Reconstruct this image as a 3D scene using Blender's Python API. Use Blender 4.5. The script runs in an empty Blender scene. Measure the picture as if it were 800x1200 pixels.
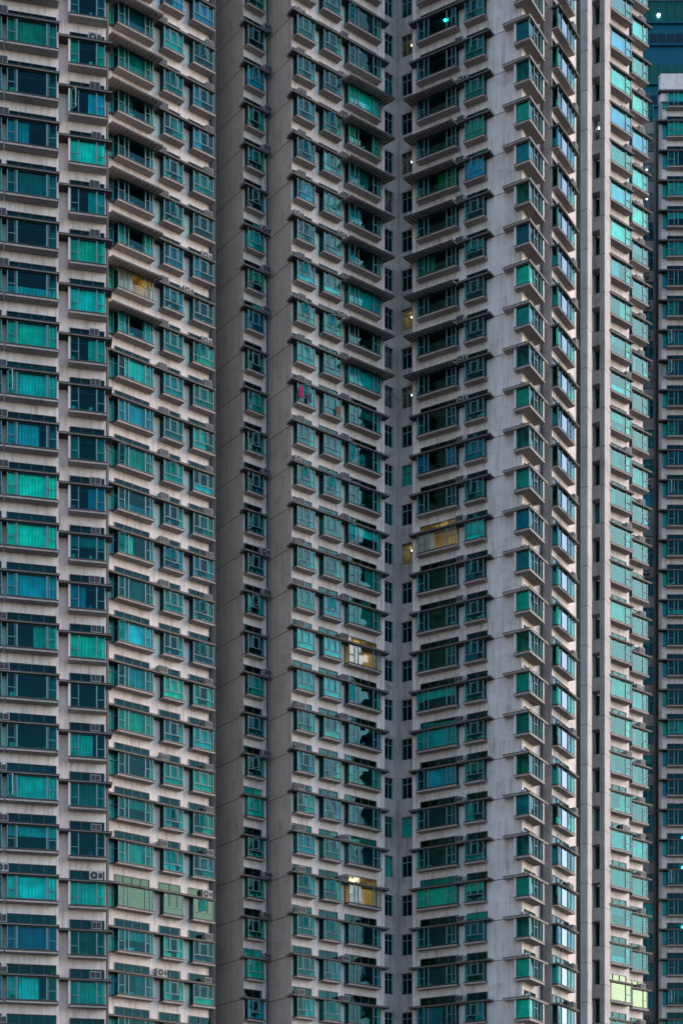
import bpy, math, random
from mathutils import Vector, Matrix

random.seed(11)
SC = bpy.context.scene
COL = SC.collection

# ------------------------------------------------------------------ camera
# photogrammetry frame: 800x1200 picture, focal length FL px, horizon at row HZ, storey height FH metres
FL, HZ, FH = 2000.0, 1545.0, 2.9
cd = bpy.data.cameras.new('camera')
cam = bpy.data.objects.new('camera', cd); COL.objects.link(cam)
cd.sensor_fit = 'VERTICAL'; cd.sensor_height = 36.0; cd.sensor_width = 24.0
cd.lens = 36.0*FL/1200.0
cd.shift_y = (HZ-600.0)/1200.0
cd.clip_start = 1.0; cd.clip_end = 5000.0
cam.location = (0, 0, 0); cam.rotation_euler = (math.radians(90), 0, 0)
SC.camera = cam

# ------------------------------------------------------------------ world, sun, exposure
SUN_EL, SUN_AZ = math.radians(24.0), math.radians(86.0)     # azimuth clockwise from +Y (camera looks along +Y)
w = bpy.data.worlds.new('World'); SC.world = w; w.use_nodes = True
nt = w.node_tree; nt.nodes.clear()
sky = nt.nodes.new('ShaderNodeTexSky'); sky.sky_type = 'NISHITA'; sky.sun_disc = False
sky.sun_elevation = SUN_EL; sky.sun_rotation = SUN_AZ
sky.air_density = 1.2; sky.dust_density = 1.0; sky.ozone_density = 2.0
bg = nt.nodes.new('ShaderNodeBackground'); bg.inputs['Strength'].default_value = 0.15
wo = nt.nodes.new('ShaderNodeOutputWorld')
nt.links.new(sky.outputs[0], bg.inputs[0]); nt.links.new(bg.outputs[0], wo.inputs[0])
sd = bpy.data.lights.new('sun', 'SUN'); sun = bpy.data.objects.new('sun', sd); COL.objects.link(sun)
sd.energy = 0.5; sd.angle = math.radians(40); sd.color = (1.0, 0.90, 0.88)
dv = Vector((math.sin(SUN_AZ)*math.cos(SUN_EL), math.cos(SUN_AZ)*math.cos(SUN_EL), math.sin(SUN_EL)))
sun.rotation_euler = dv.to_track_quat('Z', 'Y').to_euler()
SC.view_settings.view_transform = 'Standard'; SC.view_settings.look = 'None'
SC.view_settings.gamma = 1.0; SC.view_settings.use_curve_mapping = False
SC.view_settings.exposure = 1.4
SC.cycles.max_bounces = 8; SC.cycles.transparent_max_bounces = 12
SC.cycles.diffuse_bounces = 3; SC.cycles.glossy_bounces = 3
SC.cycles.use_denoising = True
SC.cycles.sample_clamp_indirect = 4.0
SC.cycles.caustics_reflective = False

# ------------------------------------------------------------------ materials
def mat(name):
    m = bpy.data.materials.new(name); m.use_nodes = True
    n = m.node_tree; n.nodes.clear()
    return m, n, n.nodes.new('ShaderNodeOutputMaterial')

def N(n, t, **kw):
    x = n.nodes.new(t)
    for k, v in kw.items(): setattr(x, k, v)
    return x

def plaster(name, col, col2, rough=0.85, streak=0.5, bump=0.15, grime=(0.06, 0.055, 0.05)):
    m, n, out = mat(name); L = n.links.new
    b = N(n, 'ShaderNodeBsdfPrincipled'); b.inputs['Roughness'].default_value = rough
    b.inputs['Specular IOR Level'].default_value = 0.25
    g = N(n, 'ShaderNodeNewGeometry')
    big = N(n, 'ShaderNodeTexNoise'); big.inputs['Scale'].default_value = 0.35; big.inputs['Detail'].default_value = 6
    L(g.outputs['Position'], big.inputs['Vector'])
    cr = N(n, 'ShaderNodeValToRGB'); cr.color_ramp.elements[0].color = (*col2, 1); cr.color_ramp.elements[1].color = (*col, 1)
    cr.color_ramp.elements[0].position = 0.3; cr.color_ramp.elements[1].position = 0.62
    L(big.outputs['Fac'], cr.inputs['Fac'])
    mp = N(n, 'ShaderNodeMapping'); mp.inputs['Scale'].default_value = (3.2, 3.2, 0.22)
    L(g.outputs['Position'], mp.inputs['Vector'])
    st = N(n, 'ShaderNodeTexNoise'); st.inputs['Scale'].default_value = 1.0; st.inputs['Detail'].default_value = 5
    st.inputs['Roughness'].default_value = 0.65
    L(mp.outputs[0], st.inputs['Vector'])
    r2 = N(n, 'ShaderNodeValToRGB'); r2.color_ramp.elements[0].position = 0.50; r2.color_ramp.elements[1].position = 0.78
    r2.color_ramp.elements[0].color = (0, 0, 0, 1); r2.color_ramp.elements[1].color = (streak, streak, streak, 1)
    L(st.outputs['Fac'], r2.inputs['Fac'])
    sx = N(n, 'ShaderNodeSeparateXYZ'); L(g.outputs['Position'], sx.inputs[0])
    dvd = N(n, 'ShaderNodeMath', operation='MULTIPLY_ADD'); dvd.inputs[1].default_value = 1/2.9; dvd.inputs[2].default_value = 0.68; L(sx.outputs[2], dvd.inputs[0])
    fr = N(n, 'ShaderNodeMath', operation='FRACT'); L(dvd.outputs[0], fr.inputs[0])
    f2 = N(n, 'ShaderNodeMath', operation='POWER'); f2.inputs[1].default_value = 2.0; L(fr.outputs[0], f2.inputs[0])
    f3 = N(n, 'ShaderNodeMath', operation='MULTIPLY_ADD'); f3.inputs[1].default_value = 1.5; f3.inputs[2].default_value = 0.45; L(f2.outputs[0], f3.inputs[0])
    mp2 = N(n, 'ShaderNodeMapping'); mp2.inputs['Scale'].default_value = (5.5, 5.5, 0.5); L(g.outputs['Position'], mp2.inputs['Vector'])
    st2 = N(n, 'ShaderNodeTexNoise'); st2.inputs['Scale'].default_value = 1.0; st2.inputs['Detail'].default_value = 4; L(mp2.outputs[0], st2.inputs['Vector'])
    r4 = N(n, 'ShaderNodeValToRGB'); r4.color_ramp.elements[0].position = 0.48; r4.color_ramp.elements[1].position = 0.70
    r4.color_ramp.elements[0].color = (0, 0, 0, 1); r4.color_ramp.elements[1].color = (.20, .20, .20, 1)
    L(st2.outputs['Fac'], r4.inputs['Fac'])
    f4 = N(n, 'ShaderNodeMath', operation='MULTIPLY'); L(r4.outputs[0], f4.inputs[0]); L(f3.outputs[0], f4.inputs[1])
    bl = N(n, 'ShaderNodeTexNoise'); bl.inputs['Scale'].default_value = 1.1; bl.inputs['Detail'].default_value = 8
    bl.inputs['Roughness'].default_value = 0.7
    L(g.outputs['Position'], bl.inputs['Vector'])
    r3 = N(n, 'ShaderNodeValToRGB'); r3.color_ramp.elements[0].position = 0.52; r3.color_ramp.elements[1].position = 0.74
    r3.color_ramp.elements[0].color = (0, 0, 0, 1); r3.color_ramp.elements[1].color = (streak*.8,)*3 + (1,)
    L(bl.outputs['Fac'], r3.inputs['Fac'])
    mx = N(n, 'ShaderNodeMix', data_type='RGBA'); mx.inputs[7].default_value = (*grime, 1)
    L(r2.outputs[0], mx.inputs[0]); L(cr.outputs[0], mx.inputs[6])
    mx2 = N(n, 'ShaderNodeMix', data_type='RGBA'); mx2.inputs[7].default_value = (*grime, 1)
    L(r3.outputs[0], mx2.inputs[0]); L(mx.outputs[2], mx2.inputs[6])
    mx3 = N(n, 'ShaderNodeMix', data_type='RGBA'); mx3.inputs[7].default_value = (*grime, 1)
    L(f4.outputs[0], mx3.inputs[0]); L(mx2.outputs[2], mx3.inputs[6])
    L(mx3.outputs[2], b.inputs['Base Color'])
    fn = N(n, 'ShaderNodeTexNoise'); fn.inputs['Scale'].default_value = 9; fn.inputs['Detail'].default_value = 6
    L(g.outputs['Position'], fn.inputs['Vector'])
    bp = N(n, 'ShaderNodeBump'); bp.inputs['Strength'].default_value = bump; bp.inputs['Distance'].default_value = 0.03
    L(fn.outputs['Fac'], bp.inputs['Height']); L(bp.outputs[0], b.inputs['Normal'])
    L(b.outputs[0], out.inputs[0])
    return m

def simple(name, col, rough=0.5, metal=0.0, var=0.15, spec=0.5):
    m, n, out = mat(name); L = n.links.new
    b = N(n, 'ShaderNodeBsdfPrincipled'); b.inputs['Roughness'].default_value = rough; b.inputs['Metallic'].default_value = metal
    b.inputs['Specular IOR Level'].default_value = spec
    g = N(n, 'ShaderNodeNewGeometry')
    t = N(n, 'ShaderNodeTexNoise'); t.inputs['Scale'].default_value = 2.3; t.inputs['Detail'].default_value = 5
    L(g.outputs['Position'], t.inputs['Vector'])
    mx = N(n, 'ShaderNodeMix', data_type='RGBA')
    mx.inputs[6].default_value = (*[c*(1-var) for c in col], 1); mx.inputs[7].default_value = (*[min(1, c*(1+var)) for c in col], 1)
    L(t.outputs['Fac'], mx.inputs[0]); L(mx.outputs[2], b.inputs['Base Color'])
    L(b.outputs[0], out.inputs[0])
    return m

def objcolor(name, rough=0.9, transl=0.35):
    """cloth whose colour is the object's own colour"""
    m, n, out = mat(name); L = n.links.new
    oi = N(n, 'ShaderNodeObjectInfo')
    g = N(n, 'ShaderNodeNewGeometry')
    t = N(n, 'ShaderNodeTexNoise'); t.inputs['Scale'].default_value = 1.6; t.inputs['Detail'].default_value = 4
    L(g.outputs['Position'], t.inputs['Vector'])
    mr = N(n, 'ShaderNodeMapRange'); mr.inputs[1].default_value = 0.3; mr.inputs[2].default_value = 0.7
    mr.inputs[3].default_value = 0.55; mr.inputs[4].default_value = 1.0
    L(t.outputs['Fac'], mr.inputs[0])
    sc = N(n, 'ShaderNodeVectorMath', operation='SCALE'); L(oi.outputs['Color'], sc.inputs[0]); L(mr.outputs[0], sc.inputs['Scale'])
    d = N(n, 'ShaderNodeBsdfDiffuse'); L(sc.outputs[0], d.inputs[0])
    L(d.outputs[0], out.inputs[0])
    return m

def glass(name, tint, refl, f0, wav=0.25, hue=False):
    m, n, out = mat(name); L = n.links.new
    tr = N(n, 'ShaderNodeBsdfTransparent'); tr.inputs[0].default_value = (*tint, 1)
    gl = N(n, 'ShaderNodeBsdfGlossy'); gl.inputs['Roughness'].default_value = 0.03; gl.inputs[0].default_value = (*refl, 1)
    g = N(n, 'ShaderNodeNewGeometry')
    oi = N(n, 'ShaderNodeObjectInfo')
    if hue:
        hm = N(n, 'ShaderNodeMix', data_type='RGBA'); hm.inputs[6].default_value = (*tint, 1); hm.inputs[7].default_value = (0.012, 0.56, 0.80, 1)
        hp = N(n, 'ShaderNodeMath', operation='POWER'); hp.inputs[1].default_value = 1.8
        L(oi.outputs['Random'], hp.inputs[0]); L(hp.outputs[0], hm.inputs[0]); L(hm.outputs[2], tr.inputs[0])
    t = N(n, 'ShaderNodeTexNoise'); t.inputs['Scale'].default_value = 0.9; t.inputs['Detail'].default_value = 1
    L(g.outputs['Position'], t.inputs['Vector'])
    bp = N(n, 'ShaderNodeBump'); bp.inputs['Strength'].default_value = wav; bp.inputs['Distance'].default_value = 0.06
    L(t.outputs['Fac'], bp.inputs['Height']); L(bp.outputs[0], gl.inputs['Normal'])
    lw = N(n, 'ShaderNodeLayerWeight'); lw.inputs[0].default_value = 0.5
    pw = N(n, 'ShaderNodeMath', operation='POWER'); pw.inputs[1].default_value = 3.6; L(lw.outputs['Facing'], pw.inputs[0])
    ma = N(n, 'ShaderNodeMath', operation='MULTIPLY_ADD'); ma.inputs[1].default_value = 1-f0; ma.inputs[2].default_value = f0
    L(pw.outputs[0], ma.inputs[0])
    rm = N(n, 'ShaderNodeMix', data_type='RGBA'); rm.inputs[6].default_value = (*refl, 1); rm.inputs[7].default_value = (0.92, 0.90, 0.88, 1)
    p2 = N(n, 'ShaderNodeMath', operation='POWER'); p2.inputs[1].default_value = 2.2
    L(lw.outputs['Facing'], p2.inputs[0]); L(p2.outputs[0], rm.inputs[0]); L(rm.outputs[2], gl.inputs[0])
    ms = N(n, 'ShaderNodeMixShader'); L(ma.outputs[0], ms.inputs[0]); L(tr.outputs[0], ms.inputs[1]); L(gl.outputs[0], ms.inputs[2])
    L(ms.outputs[0], out.inputs[0])
    return m

def emit(name, col, s):
    m, n, out = mat(name)
    e = N(n, 'ShaderNodeEmission'); e.inputs[0].default_value = (*col, 1); e.inputs[1].default_value = s
    n.links.new(e.outputs[0], out.inputs[0]); return m

M = dict(
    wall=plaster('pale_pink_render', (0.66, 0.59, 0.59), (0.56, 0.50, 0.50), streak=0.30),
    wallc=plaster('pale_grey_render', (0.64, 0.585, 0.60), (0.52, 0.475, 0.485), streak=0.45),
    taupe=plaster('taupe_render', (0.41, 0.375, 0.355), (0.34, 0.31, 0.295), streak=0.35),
    pier=plaster('grey_and_shade_render', (0.30, 0.28, 0.28), (0.22, 0.205, 0.20), streak=0.6),  # grey walls; also shade painted into the inner corner and pillar two
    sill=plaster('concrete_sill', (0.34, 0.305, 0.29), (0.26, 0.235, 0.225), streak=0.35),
    edge=simple('dark_flashing_and_shade', (0.010, 0.010, 0.013), 0.6),  # flashing and joints; also paints shade under ledges and in the tower gap
    ledge=plaster('grey_ledge', (0.22, 0.20, 0.195), (0.14, 0.125, 0.12), streak=0.5),
    frame=simple('grey_teal_aluminium', (0.08, 0.18, 0.20), 0.45, 0.0),
    darkframe=simple('dark_green_aluminium', (0.008, 0.02, 0.02), 0.4, 0.0),
    room=simple('room_paint', (0.10, 0.085, 0.07), 0.9, spec=0.1),  # dark copy: the gloom of unlit interiors put into the wall colour
    roomlit=simple('lit_room_paint', (0.45, 0.36, 0.20), 0.9, spec=0.1),  # bright copy: warm lamplight put into the wall colour
    cloth=objcolor('curtain_cloth'),
    glass=glass('teal_glass', (0.012, 0.85, 0.72), (0.15, 0.50, 0.58), 0.04, hue=True),
    film=glass('mirror_film_glass', (0.05, 0.40, 0.34), (0.36, 0.52, 0.34), 0.14),
    mirror=glass('pale_mirror_glass', (0.05, 0.35, 0.34), (0.62, 0.70, 0.76), 0.30),
    clear=glass('clear_glass', (0.85, 0.85, 0.8), (0.9, 1.0, 1.0), 0.05),
    ac=simple('off_white_casing', (0.26, 0.26, 0.27), 0.6),
    acdark=simple('dark_grille', (0.015, 0.015, 0.02), 0.6),
    pipe=simple('dark_pipe', (0.05, 0.047, 0.045), 0.6),
    blue=simple('blue_spandrel', (0.003, 0.075, 0.125), 0.5, spec=0.1),
    bluedark=simple('dark_spandrel', (0.003, 0.018, 0.035), 0.4, spec=0.15),
    lampw=emit('cool_lamp', (0.75, 0.95, 1.0), 5), lampy=emit('warm_lamp', (1.0, 0.82, 0.42), 5),
    lampyy=emit('bright_warm_lamp', (1.0, 0.78, 0.30), 20), lampg=emit('green_lamp', (0.5, 1.0, 0.3), 10),
    ground=plaster('paving', (0.16, 0.155, 0.15), (0.10, 0.10, 0.10)),
    pink=simple('pink_cloth', (0.55, 0.03, 0.18), 0.9), brownc=simple('brown_cloth', (0.30, 0.12, 0.08), 0.9),
    greyc=simple('grey_cloth', (0.10, 0.10, 0.13), 0.9),
)

# ------------------------------------------------------------------ mesh collector
class MB:
    def __init__(s): s.v = []; s.f = []; s.mi = []; s.mats = []
    def slot(s, m):
        if m not in s.mats: s.mats.append(m)
        return s.mats.index(m)
    def quad(s, a, b, c, d, m):
        i = len(s.v); s.v += [a, b, c, d]; s.f.append((i, i+1, i+2, i+3)); s.mi.append(s.slot(m))
    def box(s, x0, x1, y0, y1, z0, z1, m):
        if x0 > x1: x0, x1 = x1, x0
        if y0 > y1: y0, y1 = y1, y0
        if z0 > z1: z0, z1 = z1, z0
        i = len(s.v); k = s.slot(m)
        s.v += [(x0,y0,z0),(x1,y0,z0),(x1,y1,z0),(x0,y1,z0),(x0,y0,z1),(x1,y0,z1),(x1,y1,z1),(x0,y1,z1)]
        for f in ((3,2,1,0),(4,5,6,7),(0,1,5,4),(1,2,6,5),(2,3,7,6),(3,0,4,7)):
            s.f.append(tuple(i+j for j in f)); s.mi.append(k)
    def hexa(s, p, m):
        """8 points: bottom ring then top ring"""
        i = len(s.v); k = s.slot(m); s.v += p
        for f in ((3,2,1,0),(4,5,6,7),(0,1,5,4),(1,2,6,5),(2,3,7,6),(3,0,4,7)):
            s.f.append(tuple(i+j for j in f)); s.mi.append(k)
    def cyl(s, c, r, h, axis, m, n=12, cap=True):
        i = len(s.v); k = s.slot(m)
        for e in (0, 1):
            for j in range(n):
                a = 2*math.pi*j/n; u, v = r*math.cos(a), r*math.sin(a)
                if axis == 'z': s.v.append((c[0]+u, c[1]+v, c[2]+e*h))
                elif axis == 'y': s.v.append((c[0]+u, c[1]+e*h, c[2]+v))
                else: s.v.append((c[0]+e*h, c[1]+u, c[2]+v))
        for j in range(n):
            s.f.append((i+j, i+(j+1) % n, i+n+(j+1) % n, i+n+j)); s.mi.append(k)
        if cap:
            s.f.append(tuple(i+j for j in range(n))); s.mi.append(k)
            s.f.append(tuple(i+n+j for j in reversed(range(n)))); s.mi.append(k)
    def mesh(s, name):
        me = bpy.data.meshes.new(name); me.from_pydata(s.v, [], s.f)
        for m in s.mats: me.materials.append(M[m])
        for p, k in zip(me.polygons, s.mi): p.material_index = k
        me.update(); return me

def link(name, me, parent=None, loc=(0, 0, 0), rz=0.0):
    o = bpy.data.objects.new(name, me); COL.objects.link(o)
    o.location = loc; o.rotation_euler = (0, 0, rz)
    if parent: o.parent = parent
    return o

def tag(o, label=None, cat=None, group=None, kind=None):
    for k, v in (('label', label), ('category', cat), ('group', group), ('kind', kind)):
        if v: o[k] = v
    return o

# ------------------------------------------------------------------ facade planes
def pt(px, p):
    Y = FL*FH/p
    return Vector(((px-400.0)/FL*Y, Y))

class Plane:
    """vertical facade plane through two measured points (column, storey spacing); u runs to the right, n faces out"""
    def __init__(s, a, b, off=0.0):
        A, B = pt(*a), pt(*b)
        s.u = (B-A).normalized(); s.n = Vector((s.u.y, -s.u.x)); s.A = A + s.n*off
        s.rz = math.atan2(s.u.y, s.u.x)
    def s_at(s, px, d=0.0):
        t = (px-400.0)/FL
        O = s.A + s.n*d
        # O.x + q u.x = t (O.y + q u.y)
        return (t*O.y - O.x)/(s.u.x - t*s.u.y)
    def P(s, q, d=0.0): return s.A + s.u*q + s.n*d
    def p_at(s, px, d=0.0): return FL*FH/s.P(s.s_at(px, d), d).y
    def W(s, q, z, d=0.0):
        v = s.P(q, d); return (v.x, v.y, z)

def wall_grid(mb, pl, q0, q1, z0, z1, cols, zints, m, joints=None, back=True):
    """wall sheet with openings: cols=[(qa,qb)], zints=[(za,zb)]"""
    qs = sorted({q0, q1, *[c for ab in cols for c in ab]})
    zs = sorted({z0, z1, *[c for ab in zints for c in ab if z0 < c < z1]})
    def inside(v, L): return any(a-1e-6 <= v <= b+1e-6 for a, b in L)
    for i in range(len(qs)-1):
        qm = (qs[i]+qs[i+1])/2
        if not inside(qm, cols):
            mb.quad(pl.W(qs[i], z0), pl.W(qs[i+1], z0), pl.W(qs[i+1], z1), pl.W(qs[i], z1), m); continue
        for k in range(len(zs)-1):
            zm = (zs[k]+zs[k+1])/2
            if inside(zm, zints): continue
            mb.quad(pl.W(qs[i], zs[k]), pl.W(qs[i+1], zs[k]), pl.W(qs[i+1], zs[k+1]), pl.W(qs[i], zs[k+1]), m)

def slab(mb, pl, q0, q1, d0, d1, z0, z1, m):
    a, b, c, e = pl.P(q0, d1), pl.P(q1, d1), pl.P(q1, d0), pl.P(q0, d0)
    mb.hexa([(a.x,a.y,z0),(b.x,b.y,z0),(c.x,c.y,z0),(e.x,e.y,z0),(a.x,a.y,z1),(b.x,b.y,z1),(c.x,c.y,z1),(e.x,e.y,z1)], m)

ZLO, ZHI = -12.0, 112.0
BH = 1.38            # bay glass height
TR = (0.15, 0.80)    # transom light

# ------------------------------------------------------------------ window kit (local: x along wall, -y outward, z=0 ledge underside)
CACHE = {}
def bars(mb, x0, x1, y, z0, z1, layout, t=0.05, m='frame'):
    """front frame in plane y (outer face at y)"""
    W, H = x1-x0, z1-z0
    mb.box(x0, x1, y, y+.07, z0, z0+t*1.3, 'darkframe'); mb.box(x0, x1, y, y+.07, z1-t, z1, 'darkframe')
    mb.box(x0, x0+t, y, y+.07, z0+t*1.3, z1-t, m); mb.box(x1-t, x1, y, y+.07, z0+t*1.3, z1-t, m)
    a, b = z0+t*1.3, z1-t
    def V(fx, za=a, zb=b, tt=t): 
        x = x0+fx*W; mb.box(x-tt/2, x+tt/2, y-.012, y+.06, za, zb, m)
    def Hh(fa, fb, fz, tt=t):
        z = z0+fz*H; mb.box(x0+fa*W, x0+fb*W, y-.012, y+.055, z-tt/2, z+tt/2, m)
    if layout == 'wide':
        V(.20, tt=t*1.7); V(.80, tt=t*1.7); Hh(.02, .18, .42, t*.8); Hh(.82, .98, .42, t*.8); V(.16, tt=t*.6); V(.84, tt=t*.6)
    elif layout == 'wide3':
        V(.18, tt=t*1.2); V(.29, tt=t*1.2); V(.77, tt=t*1.4); Hh(.79, .98, .5, t*.8); Hh(.02, .17, .45, t*.8); V(.90, tt=t*.8)
    elif layout == 'small':
        z = z0+.34*H
        V(.28, z, b); V(.72, z, b); Hh(.0, 1.0, .34); Hh(.34, .66, .90, t*.8); V(.34, z, b, t*.6); V(.66, z, b, t*.6)
    elif layout == 'mid':
        V(.24); V(.76, tt=t*1.6); Hh(.02, .22, .38, t*.8); Hh(.79, .98, .38, t*.8)
    elif layout == 'side':
        V(.72, tt=t*1.2); Hh(.74, .98, .45, t*.8)
    elif layout == 'three':
        V(.22); V(.60, tt=t*1.2); V(.80, tt=t*.8)
    elif layout == 'two':
        V(.5); Hh(.0, 1.0, .70)
    elif layout == 'slit':
        pass

def win_meshes(key, W, D, layout, H=BH, tw=None, solid_left=False, depth=2.4, transom=True, so=.09):
    if key in CACHE: return CACHE[key]
    h = W/2; r = {}
    f = MB()
    bars(f, -h, h, -D, -H, 0, layout)
    if D > .2:
        for sx in (-1, 1):
            xa, xb = (sx*h, sx*(h-.05))
            f.box(xa, xb, -D+.07, -.0, -H, -H+.06, 'darkframe'); f.box(xa, xb, -D+.07, 0, -.05, 0, 'darkframe')
            f.box(xa, xb, -.06, 0, -H+.06, -.05, 'darkframe')
        if solid_left: f.box(-h-.10, -h-.004, -D-.02, 0, -H, 0, 'wall')
    r['frame'] = f.mesh(key+'_frame')
    g = MB(); y = -D+.035
    a = h-.03
    if layout == 'three':
        for fa, fb, gm in ((-a, -h+.22*W, 'glass'), (-h+.22*W, -h+.60*W, 'mirror'), (-h+.60*W, a, 'glass')):
            g.quad((fa, y, -H+.03), (fb, y, -H+.03), (fb, y, -.02), (fa, y, -.02), gm)
    else: g.quad((-a, y, -H+.03), (a, y, -H+.03), (a, y, -.02), (-a, y, -.02), 'glass')
    if D > .2:
        g.quad((-a, -.01, -H+.03), (-a, y, -H+.03), (-a, y, -.02), (-a, -.01, -.02), 'glass')
        g.quad((a, y, -H+.03), (a, -.01, -H+.03), (a, -.01, -.02), (a, y, -.02), 'glass')
    r['pane'] = g.mesh(key+'_pane')
    for k2 in ('film', 'clear'):
        c = r['pane'].copy(); c.materials[0] = M[k2]; r['pane_'+k2] = c
    if D > .2:
        s = MB()
        s.box(-h-so, h+so, -D-so+.03, -.002, -H-.165, -H-.065, 'sill')
        s.box(-h-so-.01, h+so+.01, -D-so+.02, -.002, -H-.064, -H-.001, 'edge')
        r['sill'] = s.mesh(key+'_sill')
    if transom:
        tw = tw or (W*1.12 if W < 2 else W); th = tw/2; t = MB(); z0, z1 = TR
        t.box(-th, th, -.04, .03, z0, z0+.05, 'darkframe'); t.box(-th, th, -.04, .03, z1-.05, z1, 'darkframe')
        nn = max(2, round(tw/.75))
        for i in range(nn+1):
            x = -th+i*(tw/nn); x = min(max(x, -th+.025), th-.025)
            t.box(x-.025, x+.025, -.045, .03, z0+.05, z1-.05, 'darkframe')
        t.quad((-th, 0, z0+.02), (th, 0, z0+.02), (th, 0, z1-.02), (-th, 0, z1-.02), 'glass')
        r['transom'] = t.mesh(key+'_transom')
        c = r['transom'].copy()
        for i, mm in enumerate(c.materials):
            if mm.name == 'teal_glass': c.materials[i] = M['film']
        r['transom_film'] = c
        c = r['transom'].copy()
        for i, mm in enumerate(c.materials):
            if mm.name == 'teal_glass': c.materials[i] = M['clear']
        r['transom_clear'] = c
    zt = TR[1] if transom else 0
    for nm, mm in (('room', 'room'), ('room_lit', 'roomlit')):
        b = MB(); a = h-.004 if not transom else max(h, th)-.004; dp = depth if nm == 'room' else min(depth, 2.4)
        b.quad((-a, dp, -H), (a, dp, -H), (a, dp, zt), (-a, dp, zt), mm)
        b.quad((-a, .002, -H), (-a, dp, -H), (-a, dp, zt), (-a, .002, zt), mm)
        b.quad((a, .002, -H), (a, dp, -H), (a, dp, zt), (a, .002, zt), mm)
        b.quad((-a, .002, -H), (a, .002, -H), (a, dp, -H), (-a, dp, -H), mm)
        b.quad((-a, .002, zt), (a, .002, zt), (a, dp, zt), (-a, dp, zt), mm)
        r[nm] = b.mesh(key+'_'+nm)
    # curtains
    def curtain(spans, ztop=-.05, zbot=-H+.05):
        c = MB(); yc = -D+.17
        if D <= .2: yc = .12
        for x0, x1 in spans:
            n = max(4, int((x1-x0)/.07)); prev = None
            ph = random.random()*6
            for i in range(n+1):
                x = x0+(x1-x0)*i/n; yy = yc+.028*math.sin(x*34+ph)+.012*math.sin(x*61)
                cur = (x, yy)
                if prev: c.quad((prev[0], prev[1], zbot), (cur[0], cur[1], zbot), (cur[0], cur[1], ztop), (prev[0], prev[1], ztop), 'cloth')
                prev = cur
        return c.mesh(key+'_curtain')
    e = h-.06
    r['cur'] = [curtain([(-e, e)]), curtain([(-e, -e+.42*W)]), curtain([(e-.45*W, e)]), curtain([(-e, -e+.24*W), (e-.24*W, e)]),
                curtain([(-e, e)], zbot=-H*.45), curtain([(-e, e)], ztop=-H*.6), curtain([(-e+.2*W, e)]), curtain([(-e, -e+.62*W)])]
    if D > .2 and layout in ('small', 'wide', 'mid', 'wide3'):
        o_ = MB(); sw = .42; xh = -h+.05 if layout != 'small' else -h+.30*W; ang = math.radians(52)
        za, zb = (-H+.12, -.08) if layout != 'small' else (-H*.62, -.08)
        dx, dy = sw*math.cos(ang), -sw*math.sin(ang); px_, py_ = .02*math.sin(ang), .02*math.cos(ang)
        def pr(f0, f1, z0, z1, mm, e=1.0):
            a1 = (xh+dx*f0, -D-.01+dy*f0); b1 = (xh+dx*f1, -D-.01+dy*f1)
            o_.hexa([(a1[0]-px_*e, a1[1]-py_*e, z0), (b1[0]-px_*e, b1[1]-py_*e, z0), (b1[0]+px_*e, b1[1]+py_*e, z0), (a1[0]+px_*e, a1[1]+py_*e, z0),
                     (a1[0]-px_*e, a1[1]-py_*e, z1), (b1[0]-px_*e, b1[1]-py_*e, z1), (b1[0]+px_*e, b1[1]+py_*e, z1), (a1[0]+px_*e, a1[1]+py_*e, z1)], mm)
        pr(0, .12, za, zb, 'frame'); pr(.88, 1, za, zb, 'frame'); pr(.12, .88, za, za+.05, 'frame'); pr(.12, .88, zb-.05, zb, 'frame')
        o_.quad((xh+dx*.12, -D-.01+dy*.12, za+.05), (xh+dx*.88, -D-.01+dy*.88, za+.05), (xh+dx*.88, -D-.01+dy*.88, zb-.05), (xh+dx*.12, -D-.01+dy*.12, zb-.05), 'glass')
        r['sash'] = o_.mesh(key+'_sash')
    # things standing on the inner sill
    k = MB()
    for i in range(max(2, int(W*2.2))):
        if D <= .2: break
        x = random.uniform(-e, e-.2); ww = random.uniform(.08, .26); hh = random.uniform(.08, .34)
        k.box(x, x+ww, -D+.12, -D+.34, -H+.01, -H+hh, 'cloth')
    if k.v: r['clutter'] = k.mesh(key+'_clutter')
    # lamp
    for nm, mm in (('lampw', 'lampw'), ('lampy', 'lampyy' if W > 1.8 else 'lampy')):
        q = MB(); q.cyl((0, min(1.0, depth*.5), zt-.22), .16 if W > 1.8 else .085, .08, 'z', mm, 14); q.cyl((0, min(1.0, depth*.5), zt-.14), .02, .14, 'z', 'acdark', 6)
        r[nm] = q.mesh(key+'_'+nm)
    CACHE[key] = r
    return r

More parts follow.
